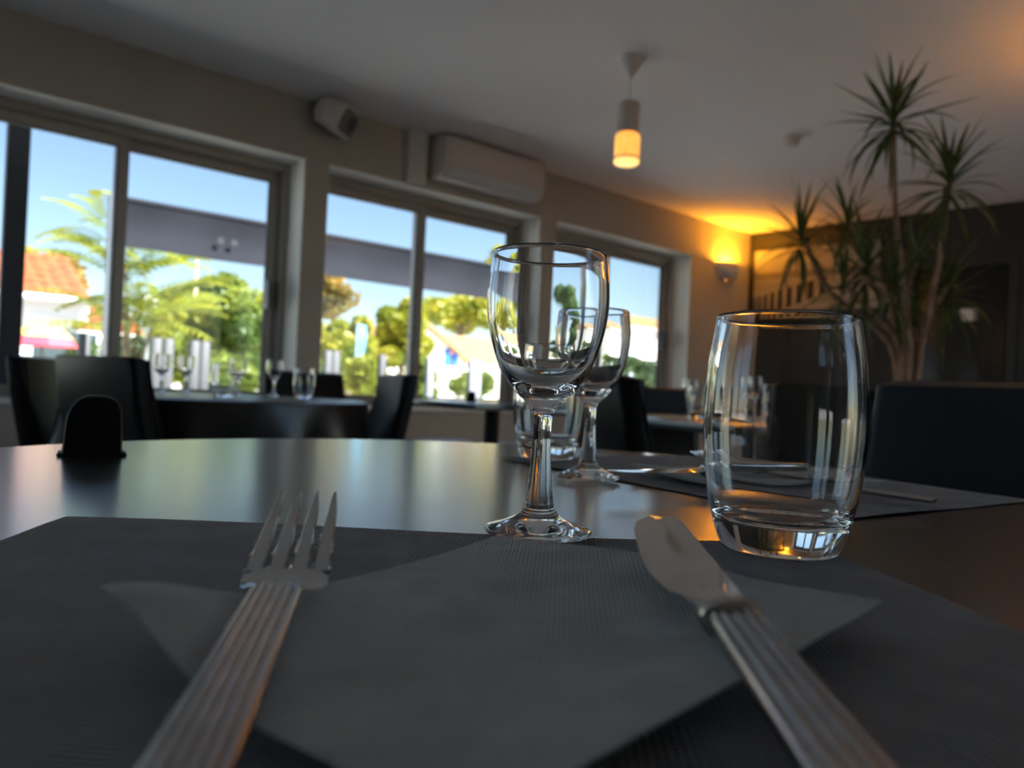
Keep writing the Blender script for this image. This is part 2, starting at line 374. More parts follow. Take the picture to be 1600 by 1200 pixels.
def pendant(loc, label):
    p = thing('pendant_lamp', label, 'lamp', loc, group='ceiling pendants')
    ob('canopy', MB().lathe([(0, 0), (.064, 0), (.064, -.012), (.012, -.092), (.006, -.10), (0, -.10)], 32).mesh('canopy', 40), 'white_plastic', p)
    ob('cord', MB().tube([(0, 0, -.10), (.002, 0, -.16), (0, 0, -.225)], .005).mesh('cord', 60), 'white_plastic', p)
    ob('holder', MB().lathe([(0, -.222), (.05, -.222), (.056, -.228), (.056, -.375), (.053, -.378), (0, -.378)], 40).mesh('holder', 40), 'pendant', p)
    m = mat('lit amber glass', (.9, .55, .2), .3); t = m.node_tree; b = t.nodes['Principled BSDF']
    tc = t.nodes.new('ShaderNodeTexCoord'); mp = t.nodes.new('ShaderNodeMapping'); mp.inputs['Scale'].default_value = (1, 1, .35)
    v = t.nodes.new('ShaderNodeTexVoronoi'); v.inputs['Scale'].default_value = 130; t.links.new(tc.outputs['Object'], mp.inputs[0]); t.links.new(mp.outputs[0], v.inputs['Vector'])
    r = t.nodes.new('ShaderNodeValToRGB'); r.color_ramp.elements[0].color = (1, .62, .16, 1); r.color_ramp.elements[1].color = (.75, .27, .03, 1); r.color_ramp.elements[1].position = .55
    t.links.new(v.outputs['Distance'], r.inputs[0]); t.links.new(r.outputs[0], b.inputs['Emission Color']); b.inputs['Emission Strength'].default_value = .36
    gl = ob('glass_shade', MB().lathe([(0, -.379), (.045, -.379), (.060, -.388), (.0625, -.40), (.0625, -.488), (.058, -.494), (0, -.494)], 40).mesh('shade', 40), m, p)
    ob('shade_ring', MB().lathe([(0, -.495), (.05, -.495), (.063, -.498), (.063, -.506), (.05, -.509), (0, -.509)], 40).mesh('ring', 40), 'pendant', gl)
    ob('diffuser', MB().lathe([(0, -.510), (.06, -.510), (.0635, -.514), (.0635, -.522), (.055, -.530), (0, -.533)], 40).mesh('diff', 40), mat('lit opal glass', (.9, .7, .4), .4, emis=((1, .58, .16), .36)), p)
    l = bpy.data.lights.new('bulb', 'SPOT'); l.energy = 2; l.color = (1, .62, .25); l.shadow_soft_size = .06; l.spot_size = math.radians(150); l.spot_blend = .6
    lo = bpy.data.objects.new('bulb', l); COL.objects.link(lo); lo.location = (0, 0, -.545); lo.parent = p
    return p
pd = pendant((2.93, 2.55, CEIL), 'slim pendant lamp with glowing amber glass under the ceiling')
sd = thing('smoke_detector', 'small round smoke detector on the ceiling', 'smoke detector', (4.50, 2.545, CEIL))
ob('base', MB().lathe([(0, 0), (.062, 0), (.062, -.016), (.05, -.02), (0, -.02)], 32).mesh('base', 40), 'white_plastic', sd)
ob('sensor_cap', MB().lathe([(.0, -.02), (.044, -.02), (.044, -.05), (.03, -.058), (0, -.058)], 32).mesh('cap', 40), 'duct', sd)

def sconce(loc, rz, label, energy):
    s = thing('wall_sconce', label, 'lamp', loc, rz)
    rings = []
    for k in range(9):              # half bowl, open at the top; local -y is the room
        a = k/8*PI/2; rr = math.cos(a)**.7 if k < 8 else .08; z = -.155*math.sin(a)
        rings.append([(.185*rr*math.cos(PI + j/16*PI), .125*rr*math.sin(PI + j/16*PI), z) for j in range(17)])
    inner = [[(x*.94, y*.94, z*.95 + .001) for x, y, z in r] for r in rings]
    m_ = MB().loft(rings, caps=False, closed=False); m_.loft(inner, caps=False, closed=False); m_.loft([rings[0], inner[0]], caps=False, closed=False)
    ob('bowl', m_.mesh('bowl', 60), 'ceramic', s)
    ob('back_plate', MB().box(-.06, .06, -.012, 0, -.11, -.01), 'ceramic', s)
    ob('bulb_glass', MB().lathe([(0, -.10), (.012, -.095), (.018, -.075), (.012, -.055), (0, -.05)], 16, (0, -.06, 0)).mesh('bulb', 60), mat('lit bulb', (1, .7, .3), .3, emis=((1, .50, .08), 4)), s)
    l = bpy.data.lights.new('sconce_light', 'POINT'); l.energy = energy; l.color = (1, .34, .015); l.shadow_soft_size = .03
    lo = bpy.data.objects.new('sconce_light', l); COL.objects.link(lo); lo.location = (0, -.072, -.03); lo.parent = s
    return s
sconce((6.50, WY, 2.135), 0, 'white half-bowl wall light glowing orange beside the room corner', 9)
struct(ob('added_pier', MB().box(4.05, 4.35, .2, .5, 0, CEIL).mesh('pier', bevel=.01), 'wall'), 'added greige pier out of view')  # pier added out of view to carry the extra wall light
sconce((4.2, .5, 2.12), PI, 'white half-bowl wall light added on the out-of-view pier', 4)  # added out of view for a warm glow on the ceiling

# ------------------------------------------------------------------ tables
def table(name, label, c, R=None, half=None, rz=0, group=None):
    t = thing(name, label, 'table', (c[0], c[1], 0), rz, group)
    if R: top = MB().lathe([(0, ZT-.028), (R-.004, ZT-.028), (R, ZT-.024), (R, ZT-.003), (R-.003, ZT), (0, ZT)], 128).mesh('top', 30)
    else: top = MB().box(-half[0], half[0], -half[1], half[1], ZT-.028, ZT).mesh('top', bevel=.003, seg=2)
    ob('tabletop', top, 'table', t)
    ob('pedestal', MB().lathe([(0, .02), (.038, .02), (.038, ZT-.045), (.11, ZT-.029), (0, ZT-.029)], 32).mesh('col', 40), 'black_metal', t)
    ob('base_plate', MB().lathe([(0, 0), (.24, 0), (.24, .01), (.06, .022), (0, .022)], 48).mesh('base', 40), 'black_metal', t)
    return t
TC = (.370, .458)
table('dining_table', 'round black table carrying the cutlery and charcoal paper mats', TC, R=.466)
T2 = (1.03, 2.71); CLOTH = .0024; T3 = (2.52, 3.02); T4 = (2.52, 1.58)
table('dining_table', 'round black table laid with glasses below the window with the dark outdoor post', T2, R=.49)
table('dining_table', 'small square black table with one small stand by the middle window', T3, half=(.40, .36))
table('dining_table', 'black rectangular table with tan mats behind the large tumbler', T4, half=(.55, .48), rz=math.radians(-14))
p5 = at_depth(1050, 636, 5.1); table('dining_table', 'square black table below the window nearest the corner', (p5.x+.25, p5.y), half=(.4, .35))

rings = []
for k, (rr, z) in enumerate(((.0, ZT+.0022), (.25, ZT+.0022), (.485, ZT+.0022), (.496, ZT-.001), (.50, ZT-.02), (.503, ZT-.12), (.506, ZT-.18), (.510, ZT-.235))):
    am = 0 if k < 5 else .010*(k-4); rings.append([((max(rr, .0005) + am*math.sin(11*a) + am*.4*math.sin(17*a+1))*math.cos(a), (max(rr, .0005) + am*math.sin(11*a) + am*.4*math.sin(17*a+1))*math.sin(a), z) for a in [2*PI*j/132 for j in range(132)]])
m_ = MB().loft(rings, caps=False); m_.loft([[(x*.997, y*.997, z-.0012) for x, y, z in r] for r in rings], caps=False)
tag(ob('tablecloth', m_.mesh('cloth', 50), mat('black satin cloth', (.011, .011, .012), .3, spec=.8), loc=(T2[0], T2[1], 0)), 'black satin cloth hanging over the round table below the window with the dark outdoor post', 'tablecloth')

# ------------------------------------------------------------------ chairs
def chair_proto():
    t = thing('dining_chair', 'x', 'chair')
    m_ = MB().box(-.215, .215, -.19, .25, .37, .47).mesh('seat', bevel=.022, seg=3); ob('seat', m_, 'leather', t)
    # backrest: slightly wider at the bottom, leaning back, soft edges
    rings = []
    for k in range(9):
        q = k/8; z = .39 + .467*q; yb = -.19 - .10*q**1.2; w = .225 - .018*q; th = .034 - .006*q
        if k == 8: w -= .012; th -= .012
        if k == 7: z = .849
        n = []
        for sx, sy in ((1, 1), (-1, 1), (-1, -1), (1, -1)):
            cx, cy = sx*(w-.018), sy*(th-.016)
            a0 = math.atan2(sy, sx)
            for j in (-1, -.33, .33, 1): a = a0 + j*PI/4; n.append((cx + .018*math.cos(a), yb + cy + .016*math.sin(a), z))
        rings.append(n)
    bk = ob('backrest', MB().loft(rings).mesh('back', 55), 'leather', t)
    for sx in (-1, 1):
        ob('seam', MB().tube([(sx*(.226-.018*q), -.19-.10*q**1.2+.028, .42+.42*q) for q in [i/8 for i in range(9)]], .0028, 6).mesh('seam', 80), 'black_plastic', bk)
    for sx in (-1, 1):
        for y0, y1 in ((.215, .225), (-.18, -.22)):
            r = lambda x, y, h, z: [(x-h, y-h, z), (x+h, y-h, z), (x+h, y+h, z), (x-h, y+h, z)]
            ob('leg', MB().loft([r(sx*.19, y1, .014, 0), r(sx*.185, y0, .021, .39)]), 'black_plastic', t)
    return t
CP = chair_proto(); first = [True]
def chair(px, depth, look, label, group=None, turn=0, xy=None):
    """px, depth: where the middle of the backrest top stands; look: point it faces"""
    p = Vector((*xy, 0)) if xy else at_depth(px, 600, depth)
    d = Vector((look[0]-p.x, look[1]-p.y, 0)).normalized(); d.rotate(Matrix.Rotation(math.radians(turn), 3, 'Z'))
    loc = (p.x + d.x*.28, p.y + d.y*.28, 0); rz = math.atan2(d.y, d.x) - PI/2
    if first[0]:
        first[0] = False; CP.location = loc; CP.rotation_euler = (0, 0, rz); CP['label'] = label
        if group: CP['group'] = group
        return CP
    c = copy_tree(CP, loc, rz, label, group)
    if not group and 'group' in c: del c['group']
    return c
G = 'black leatherette dining chairs'
chair(0, 0, (.3, .40), 'black leatherette chair at the mat with the second wine glass', G, xy=(1.11, .275))
chair(152, 2.02, T2, 'black chair with its broad back to the small black stand', G, turn=-30)
chair(55, 2.64, T2, 'black chair seen edge-on beside the dark outdoor post', G, turn=7)
chair(622, 3.05, T2, 'black chair between the clothed round table and the small square table', G, turn=-8)
chair(474, 3.7, T2, 'black chair on the window side of the round table with glasses', G, turn=48)
chair(940, 1.70, T4, 'black chair directly behind the second wine glass', G, turn=-52)
chair(1006, 3.46, T4, 'black chair at the tan-matted table on its window side', G, turn=-5)
chair(1275, 3.45, T4, 'black chair at the tan-matted table, in front of the dark wall', G)
chair(1330, 2.05, T4, 'black chair at the tan-matted table, beside the potted plant', G, turn=-10)
for px, lab in ((690, 'low stool with pale vinyl top under the middle window'), (800, 'low stool with pale vinyl top under the middle window')):
    p = at_depth(px, 685, 4.62)
    st = thing('stool', lab, 'stool', (p.x, p.y, 0), group='stools under the middle window')
    ob('cushion', MB().lathe([(0, .43), (.18, .43), (.2, .45), (.2, .475), (.18, .495), (0, .50)], 32).mesh('cushion', 40), 'cushion', st)
    for k in range(4):
        a = PI/4 + k*PI/2; ob('leg', MB().tube([(.16*math.cos(a), .16*math.sin(a), 0), (.13*math.cos(a), .13*math.sin(a), .431)], .014).mesh('leg', 60), 'black_metal', st)

# ------------------------------------------------------------------ paper mats, napkins
def sheet(name, m, corner, ux, uy, w, h, fz, th, nx=60, ny=46, rim=None):
    """a thin sheet, top and bottom, height fz(u, v) above the table; object origin at its corner"""
    mb = MB(); top = []; bot = []
    c = Vector((*corner, ZT))
    P = lambda u, v: Vector((ux[0]*u*w + uy[0]*v*h, ux[1]*u*w + uy[1]*v*h, 0)) + (Vector((*rim(u, v), 0)) if rim else Vector((0, 0, 0)))
    v = []; f = []
    for lay in (1, 0):
        for j in range(ny+1):
            for i in range(nx+1):
                u, q = i/nx, j/ny; p = P(u, q); v.append((p.x, p.y, fz(u, q) + (th if lay else 0)))
    n1 = (nx+1)*(ny+1); I = lambda i, j, l: l*n1 + j*(nx+1) + i
    for j in range(ny):
        for i in range(nx):
            f.append((I(i,j,0), I(i+1,j,0), I(i+1,j+1,0), I(i,j+1,0))); f.append((I(i,j,1), I(i,j+1,1), I(i+1,j+1,1), I(i+1,j,1)))
    for i in range(nx):
        f.append((I(i,0,0), I(i,0,1), I(i+1,0,1), I(i+1,0,0))); f.append((I(i,ny,0), I(i+1,ny,0), I(i+1,ny,1), I(i,ny,1)))
    for j in range(ny):
        f.append((I(0,j,0), I(0,j+1,0), I(0,j+1,1), I(0,j,1))); f.append((I(nx,j,0), I(nx,j,1), I(nx,j+1,1), I(nx,j+1,0)))
    mb.add(v, f); return ob(name, mb.mesh(name, 40), m, loc=c)
def wob(u, v, a, s): return a*(.5 + .25*math.sin(6.1*u+2.3*v+s) + .25*math.sin(11*v-4*u+2.1*s))
fl = Vector((.0865, .424)); d1 = Vector((.80, -.60)); d2 = Vector((-.60, -.80))
mat1 = sheet('placemat', 'mat', fl, d1, d2, .375, .285, lambda u, v: .0004 + wob(u, v, .0032, .6)*(1-v*.5), .0006)
tag(mat1, 'charcoal embossed paper mat under the folded napkin and fork', 'placemat')
m2c = Vector((.482, .232)); e1 = Vector((.13, .99)).normalized(); e2 = Vector((.99, -.13)).normalized()
mat2 = sheet('placemat', 'mat', m2c, e1, e2, .395, .285, lambda u, v: .0004 + wob(u, v, .0018, 2.2), .0006)
tag(mat2, 'charcoal paper mat under the second wine glass', 'placemat')

def napkin(L_, T_, R_, B_, label, lift=.014, edge=.007, th=.0006):
    """four corners (x, y); a square folded into layers, one corner curling up"""
    L_, T_, R_, B_ = [Vector((p[0], p[1])) for p in (L_, T_, R_, B_)]; O = L_.copy()
    root = thing('napkin', label, 'napkin', (O.x, O.y, ZT))
    for layer in range(4):
        ins = .0016*(3-layer) if layer < 3 else 0
        def fz(u, v):
            curl = lift*math.exp(-(v/.30)**2)*math.exp(-(u/.20)**2)
            er = edge*max(0, (u-.6)/.4)**1.4*max(0, 1-abs(v-.62)*1.2); eb = edge*.5*max(0, (v-.75)/.25)
            return .0042 + layer*.0009*(1+.25*curl/lift) + curl*(.85+.15*layer/3) + er*(.5+.5*layer/3) + eb + .0007*math.sin(5*u+4*v+.4) + .0006*math.sin(9*v-3*u+1)
        def P(u, v):
            u = ins/.18 + u*(1-2*ins/.18); v = ins/.18 + v*(1-2*ins/.18)
            p = (L_*(1-u)+T_*u)*(1-v) + (B_*(1-u)+R_*u)*v - O; return (p.x, p.y)
        o = sheet('fold_layer', 'napkin', (0, 0), (0, 0), (0, 0), 0, 0, fz, th, 44, 44, rim=P); o.location = (0, 0, 0); o.parent = root
    return root
napkin(on_z(155, 934, ZT+.020), on_z(772, 838, ZT+.008), on_z(1378, 964, ZT+.010), on_z(740, 1300, ZT+.008), 'folded grey paper napkin between the large fork and knife')
napkin((.545, .455), (.70, .44), (.685, .285), (.53, .30), 'folded dark napkin on the mat behind the tumbler', lift=.004, edge=.003)

# ------------------------------------------------------------------ glasses
def smooth_prof(pts, n=4):
    out = []
    for i in range(len(pts)-1):
        p0 = pts[max(i-1, 0)]; p1 = pts[i]; p2 = pts[i+1]; p3 = pts[min(i+2, len(pts)-1)]
        for k in range(n):
            t = k/n
            out.append(tuple(.5*((2*p1[a]) + (-p0[a]+p2[a])*t + (2*p0[a]-5*p1[a]+4*p2[a]-p3[a])*t*t + (-p0[a]+3*p1[a]-3*p2[a]+p3[a])*t**3) for a in (0, 1)))
    out.append(pts[-1]); return [(max(0, r), z) for r, z in out]
W_OUT = [(.0275, .0002), (.0282, .0012), (.0275, .0026), (.020, .0050), (.0125, .0085), (.0088, .0125), (.0070, .020), (.0056, .034), (.0048, .048), (.0050, .058), (.0062, .0645), (.0100, .0690), (.0165, .0755), (.0240, .0865), (.0295, .102), (.0322, .118), (.0320, .132), (.0305, .1450), (.0304, .1466)]
W_IN = [(.0297, .1476), (.0288, .1466), (.0290, .1450), (.0306, .132), (.0308, .118), (.0283, .1025), (.0228, .0880), (.0150, .0790), (.007, .0752), (0, .0742)]
T_OUT = [(.0275, .0004), (.0292, .0022), (.0318, .009), (.0348, .020), (.0378, .036), (.0395, .055), (.0398, .073), (.0385, .093), (.0362, .109), (.0353, .1160), (.0353, .1174)]
T_IN = [(.0345, .1184), (.0336, .1173), (.0337, .1160), (.0347, .109), (.0371, .093), (.0383, .073), (.0380, .055), (.0363, .037), (.0330, .0225), (.0270, .0165), (.014, .0145), (0, .014)]
wine_me = MB().lathe([(0, .0022), (.012, .0018), (.0255, .0002)] + smooth_prof(W_OUT) + smooth_prof(W_IN), 96).mesh('wine_glass', 70); [setattr(v_, 'co', v_.co*.968) for v_ in wine_me.vertices]
tumb_me = MB().lathe([(0, .0016), (.02, .0014), (.026, .0003)] + smooth_prof(T_OUT) + smooth_prof(T_IN), 96).mesh('tumbler', 70); [setattr(v_, 'co', v_.co*.965) for v_ in tumb_me.vertices]
def glass(kind, xy, label, group=None, z=ZT):
    return tag(ob(kind, wine_me if kind == 'wine_glass' else tumb_me, 'glass', loc=(xy[0], xy[1], z)), label, 'wine glass' if kind == 'wine_glass' else 'tumbler', group)
MZ = ZT + .003
glass('wine_glass', on_z(840, 832, MZ), 'clear stemmed wine glass standing at the mat beside the folded napkin tip', z=MZ)
glass('tumbler', on_z(1216, 858, MZ), 'large clear barrel tumbler standing behind the knife tip', z=MZ)
glass('wine_glass', on_z(918, 746, MZ), 'stemmed wine glass at the second mat, behind the foremost wine glass', z=MZ)
glass('tumbler', on_z(854, 716, MZ), 'barrel tumbler at the second mat, seen through the wine stem', z=MZ)
def tp(px, depth): p = at_depth(px, 600, depth); return (p.x, p.y)
g2 = 'glasses on the round table by the dark-posted window'
for px, d, lab in ((428, 2.98, 'wine glass beside the lone tumbler on the round table'), (290, 3.02, 'wine glass standing alone on the round table by the dark-posted window'), (372, 2.92, 'wine glass overlapping a tumbler on the round table'), (252, 2.85, 'wine glass half hidden behind a black chair back')): glass('wine_glass', tp(px, d), lab, g2, ZT+CLOTH)
for px, d, lab in ((475, 2.86, 'lone clear tumbler near the rim of the clothed round table'), (349, 2.52, 'clear tumbler overlapping a wine glass on the round table')): glass('tumbler', tp(px, d), lab, g2, ZT+CLOTH)
g4 = 'glasses on the tan-matted table'
for px, d, lab in ((1168, 2.55, 'wine glass next to the tumbler seen through the large tumbler'), (1150, 2.75, 'rear one of two wine glasses seen through the large tumbler'), (1080, 2.9, 'wine glass on the tan mat beside the white window reveal')): glass('wine_glass', tp(px, d), lab, g4)
for px, d, lab in ((1202, 2.5, 'far tumbler seen through the large tumbler'), (1092, 2.62, 'far tumbler on the tan mat beside the white window reveal')): glass('tumbler', tp(px, d), lab, g4)

# tan-matted table paper
for k, (dx, dy, lab) in enumerate(((-.30, .0, 'tan paper mat on the table end behind the second wine glass'), (.28, -.02, 'tan paper mat on the table end near the potted plant'))):
    a = math.radians(-14); c = Vector((T4[0] + dx*math.cos(a) - dy*math.sin(a), T4[1] + dx*math.sin(a) + dy*math.cos(a)))
    tag(ob('placemat', MB().box(-.15, .15, -.21, .21, 0, .0015).mesh('tanmat', bevel=.0005, seg=1), 'tan_paper', loc=(c.x, c.y, ZT+.0003), rot=(0, 0, a)), lab, 'placemat')

# small black stands
def stand_mesh():
    mb = MB(); out = []
    n = 22
    for k in range(n+1):                    # arched outline, one shoulder rounder than the other
        a = PI - k/n*PI; c_ = math.cos(a); r_ = .030 if c_ < 0 else .018
        out.append((.0238*math.copysign(abs(c_)**(.8 if c_ < 0 else .6), c_), .053 - r_ + r_*math.sin(a)**.9))
    pts = [(-.0258, 0), (-.0250, .006)] + out + [(.0250, .006), (.0258, 0)]
    rings = []
    for y, s in ((-.014, .94), (-.011, 1), (.011, 1), (.014, .94)):
        rings.append([(x*s*.93, y*(1.25 - z*7), z*(.97 if s < 1 else 1)) for x, z in pts])
    mb.loft(rings); return mb.mesh('stand', 35)
stm = stand_mesh()
def stand(p, label, face=(0, 0)):
    s = thing('table_stand', label, 'stand', (p[0], p[1], ZT), math.atan2(face[1]-p[1], face[0]-p[0]) + PI/2)
    ob('body', stm, 'black_plastic', s); ob('foot', MB().box(-.027, .027, -.017, .017, 0, .003).mesh('foot', bevel=.001, seg=1), 'black_plastic', s); return s
stand(on_z(144, 711), 'small black arched stand on the bare rim of the table with the cutlery')
stand(tp(737, 3.9), 'small black arched stand on the square table by the window')
stand(tp(1258, 2.42), 'small black arched stand on the tan-matted table')

# ------------------------------------------------------------------ cutlery
def frame_from(E, N):
    d = (N-E).normalized(); l = d.cross(Vector((0, 0, 1))).normalized(); up = l.cross(d); return Matrix((( l.x, d.x, up.x, E.x), (l.y, d.y, up.y, E.y), (l.z, d.z, up.z, E.z), (0, 0, 0, 1)))
def ribbed(mb, stations, ribs=6, depth=.0012):
    """handle: stations of (s, half width, thickness, rib amount)"""
    rings = []
    n = ribs*8
    for s, hw, th, ra in stations:
        r = []
        for k in range(n+1):
            q = k/n*2-1; e = (1-abs(q)**6)**.5 if abs(q) < 1 else 0
            r.append((q*hw, s, th*.5*(.35+.65*e) + depth*ra*(abs(math.sin(PI*ribs*(q+1)/2))**.6 - 1)*e))
        for k in range(n, -1, -6): q = k/n*2-1; r.append((q*hw*.97, s, -th*.5*(.3+.7*(1-abs(q)**4))))
        rings.append(r)
    mb.loft(rings); return mb
def fork_meshes(LH=.132, tip_up=.0145):
    h = ribbed(MB(), [(0, .0062, .0022, 0), (.003, .0076, .0036, .6), (.03, .0079, .0044, 1), (.08, .0073, .0044, 1), (LH-.008, .0070, .0044, 1), (LH-.003, .0068, .0044, .8), (LH, .0058, .0036, 0), (LH+.002, .0048, .002, 0)]).mesh('handle', 35)
    z = lambda s: -.001 - .0015*math.sin(min(1, (s-LH)/.02)*PI) + tip_up*max(0, (s-LH-.010)/.056)**1.25
    mb = MB(); th = .0019
    def slab(stations):     # stations: (s, x0, x1)
        rings = []
        for s, a, b in stations:
            t_ = th*(1 if s < LH+.05 else .8); c = (a+b)/2; rings.append([(a, s, z(s)), (a+(b-a)*.12, s, z(s)+t_*.5), (b-(b-a)*.12, s, z(s)+t_*.5), (b, s, z(s)), (b-(b-a)*.12, s, z(s)-t_*.5), (a+(b-a)*.12, s, z(s)-t_*.5)])
        mb.loft(rings)
    slab([(LH-.002, -.0045, .0045), (LH+.002, -.0085, .0085), (LH+.0055, -.0115, .0115), (LH+.010, -.0126, .0126), (LH+.0165, -.0126, .0126)])
    for k in range(4):
        c0 = (-1.5+k)*.0067; st = []
        for q in [i/8 for i in range(9)]:
            s = LH+.0155 + .050*q; w = .0026*(1-q)**.55*.92 + .0005; c = c0*(1-.06*q); st.append((s, c-w, c+w))
        slab(st)
    return h, mb.mesh('fork_head', 35)
fh, fhead = fork_meshes()
def fork(E, N, label):
    r = thing('fork', label, 'fork'); r.matrix_world = frame_from(E, N)
    ob('handle', fh, 'steel_brushed', r); ob('fork_head', fhead, 'steel', r); return r
N_ = on_z(436, 916, ZT+.0166); E_ = on_z(292, 1205, ZT+.0106); E_ = N_ + (E_-N_).normalized()*.132
fork(E_, N_, 'steel fork with ribbed handle on the folded grey napkin')

def knife_meshes(LH=.115):
    h = ribbed(MB(), [(0, .0060, .006, 0), (.003, .0078, .009, .6), (.05, .0080, .0095, 1), (LH-.008, .0072, .0088, 1), (LH-.002, .0070, .0085, .9), (LH, .0062, .0075, 0)], 5, .0014).mesh('handle', 35)
    ring_ = MB().loft([[(w*math.cos(a)*(1 if True else 0), s, t*math.sin(a)) for a in [2*PI*k/20 for k in range(20)]] for s, w, t in ((LH-.001, .0068, .0044), (LH, .0086, .0056), (LH+.0035, .0086, .0056), (LH+.0045, .0066, .0042))]).mesh('bolster', 50)
    st = []
    for q in [i/24 for i in range(25)]:
        s = LH+.004 + .098*q
        e_ = 1 - math.sqrt(max(0, 1 - max(0, (q-.84)/.16)**2)); spine = .0052 + .0022*min(1, q*6) - .0098*e_
        belly = -.0050 - .0060*min(1, q*3.2)**.8 - .0034*math.sin(min(1, q/.9)*PI)*(q > .2) + .0082*e_
        t = .0042*(1-min(1, q/.22)) + .0013*(1-.4*q); c = (spine+belly)/2
        st.append([(belly, s, 0), (c-.3*(c-belly), s, t*.42), (c+.5*(spine-c), s, t*.5), (spine, s, t*.35), (spine, s, -t*.35), (c+.5*(spine-c), s, -t*.5), (c-.3*(c-belly), s, -t*.42)])
    b = MB().loft(st).mesh('blade', 35); return h, ring_, b
kh, kb, kbl = knife_meshes()
def knife(E, N, label, roll=0):
    r = thing('knife', label, 'knife'); r.matrix_world = frame_from(E, N) @ Matrix.Rotation(roll, 4, 'Y')
    ob('handle', kh, 'steel_brushed', r); bl = ob('blade', kbl, 'steel', r); ob('bolster', kb, 'steel_brushed', bl); return r
N_ = on_z(1138, 960, ZT+.0175); T_ = on_z(1062, 848, ZT+.010); E_ = N_ + (N_-on_z(1058, 848, ZT+.009)).normalized()*.115
E2_ = on_z(1312, 1200, ZT+.010); E_ = N_ + (E2_-N_).normalized()*.119
knife(E_, N_, 'steel table knife with ribbed handle and rounded blade on the napkin', roll=math.radians(-8))
K = on_z(947, 737, ZT+.0165); dk = Vector((.97, -.24, 0)).normalized(); knife(K + dk*.216 - Vector((0, 0, .001)), K + dk*.1 , 'steel knife lying on the far dark napkin')
K = on_z(1088, 728, ZT+.0135); Kend = on_z(1332, 764, ZT+.0095); dk = (Kend-K).normalized(); fork(K + dk*.196, K + dk*.064, 'steel fork on the second mat behind the tumbler')

# ------------------------------------------------------------------ potted dracaena
PB = at_depth(1428, 600, 3.35); PB.z = 0
plant = thing('potted_dracaena', 'tall potted dracaena with bare canes and spiky leaf tufts', 'plant', PB)
ob('pot', MB().lathe([(0, 0), (.15, 0), (.19, .40), (.195, .42), (.175, .42), (.17, .39), (0, .385)], 40).mesh('pot', 40), 'pot', plant)
ob('soil', MB().lathe([(0, .40), (.1, .402), (.168, .395)], 32).mesh('soil', 60), 'soil', plant)
def lf(kind, L=1.0, w=.085):
    st = []; n = 7; x = z = 0; a = 0
    for k in range(n+1):
        q = k/n; ww = w*(.55+1.2*q if q < .3 else .91*(1-((q-.3)/.7)**1.6)) * .5
        st.append([(x, -ww, z + ww*.35), (x, 0, z), (x, ww, z + ww*.35)])
        a = -kind*q**1.3; x += L/n*math.cos(a); z += L/n*math.sin(a)
    m = MB().loft(st, caps=False, closed=False).mesh('leaf', 80); return m
LV = [lf(.12), lf(.5), lf(1.0), lf(1.7)]
for l_ in LV: l_.materials.append(M['leaf_drac'])
heads = [(1396, 176, 0, 46, .31), (1484, 272, -.10, 40, .30), (1324, 345, .10, 30, .26), (1252, 362, .05, 34, .25), (1352, 412, -.12, 26, .30), (1432, 412, .14, 26, .28), (1482, 445, 0, 30, .30), (1398, 440, -.18, 22, .30), (1318, 440, -.05, 20, .26)]
rnd = random.Random(5)
for hx, hy, dd, nl, ln in heads:
    top = at_depth(hx, hy, 3.35+dd) - PB; a = rnd.uniform(0, 2*PI)
    base = Vector((.06*math.cos(a), .06*math.sin(a), .39)); low = Vector((0, 0, 0)) + (at_depth(1428 + (hx-1428)*.22, 535, 3.35+dd*.3) - PB)
    mid_ = low.lerp(top, .55) + Vector((rnd.uniform(-.05, .05), rnd.uniform(-.05, .05), -.04 if hy > 300 else 0))
    pth = [base]
    P = [base, base.lerp(low, .6) + Vector((rnd.uniform(-.03, .03), rnd.uniform(-.03, .03), 0)), low, mid_, top]
    for i in range(len(P)-1):
        p0 = P[max(i-1, 0)]; p1 = P[i]; p2 = P[i+1]; p3 = P[min(i+2, len(P)-1)]
        for k in range(1, 5):
            t = k/4; pth.append(.5*((2*p1) + (p2-p0)*t + (2*p0-5*p1+4*p2-p3)*t*t + (3*p1-p0-3*p2+p3)*t**3))
    st = ob('cane', MB().tube(pth, [.021 - .011*i/(len(pth)-1) for i in range(len(pth))], 8).mesh('cane', 60), 'drac_stem', plant)
    for k in range(nl):
        az = k*2.39996 + rnd.uniform(-.2, .2); q = (k+.5)/nl; el = math.radians(82 - 125*q + rnd.uniform(-9, 9))
        d = Vector((math.cos(az)*math.cos(el), math.sin(az)*math.cos(el), math.sin(el)))
        side_ = Vector((-math.sin(az), math.cos(az), 0)); up_ = d.cross(side_)
        if up_.z < 0: up_ = -up_; side_ = -side_
        s = ln*rnd.uniform(.75, 1.12); v = LV[min(3, max(0, int(rnd.gauss(.7 + 2.4*q, .8))))]
        o = bpy.data.objects.new('leaf', v); COL.objects.link(o); o.parent = st
        pos = top - Vector((0, 0, .10*q))
        o.matrix_local = Matrix(((d.x, side_.x, up_.x, pos.x), (d.y, side_.y, up_.y, pos.y), (d.z, side_.z, up_.z, pos.z), (0, 0, 0, 1))) @ Matrix.Diagonal((s, s*1.0, s, 1))

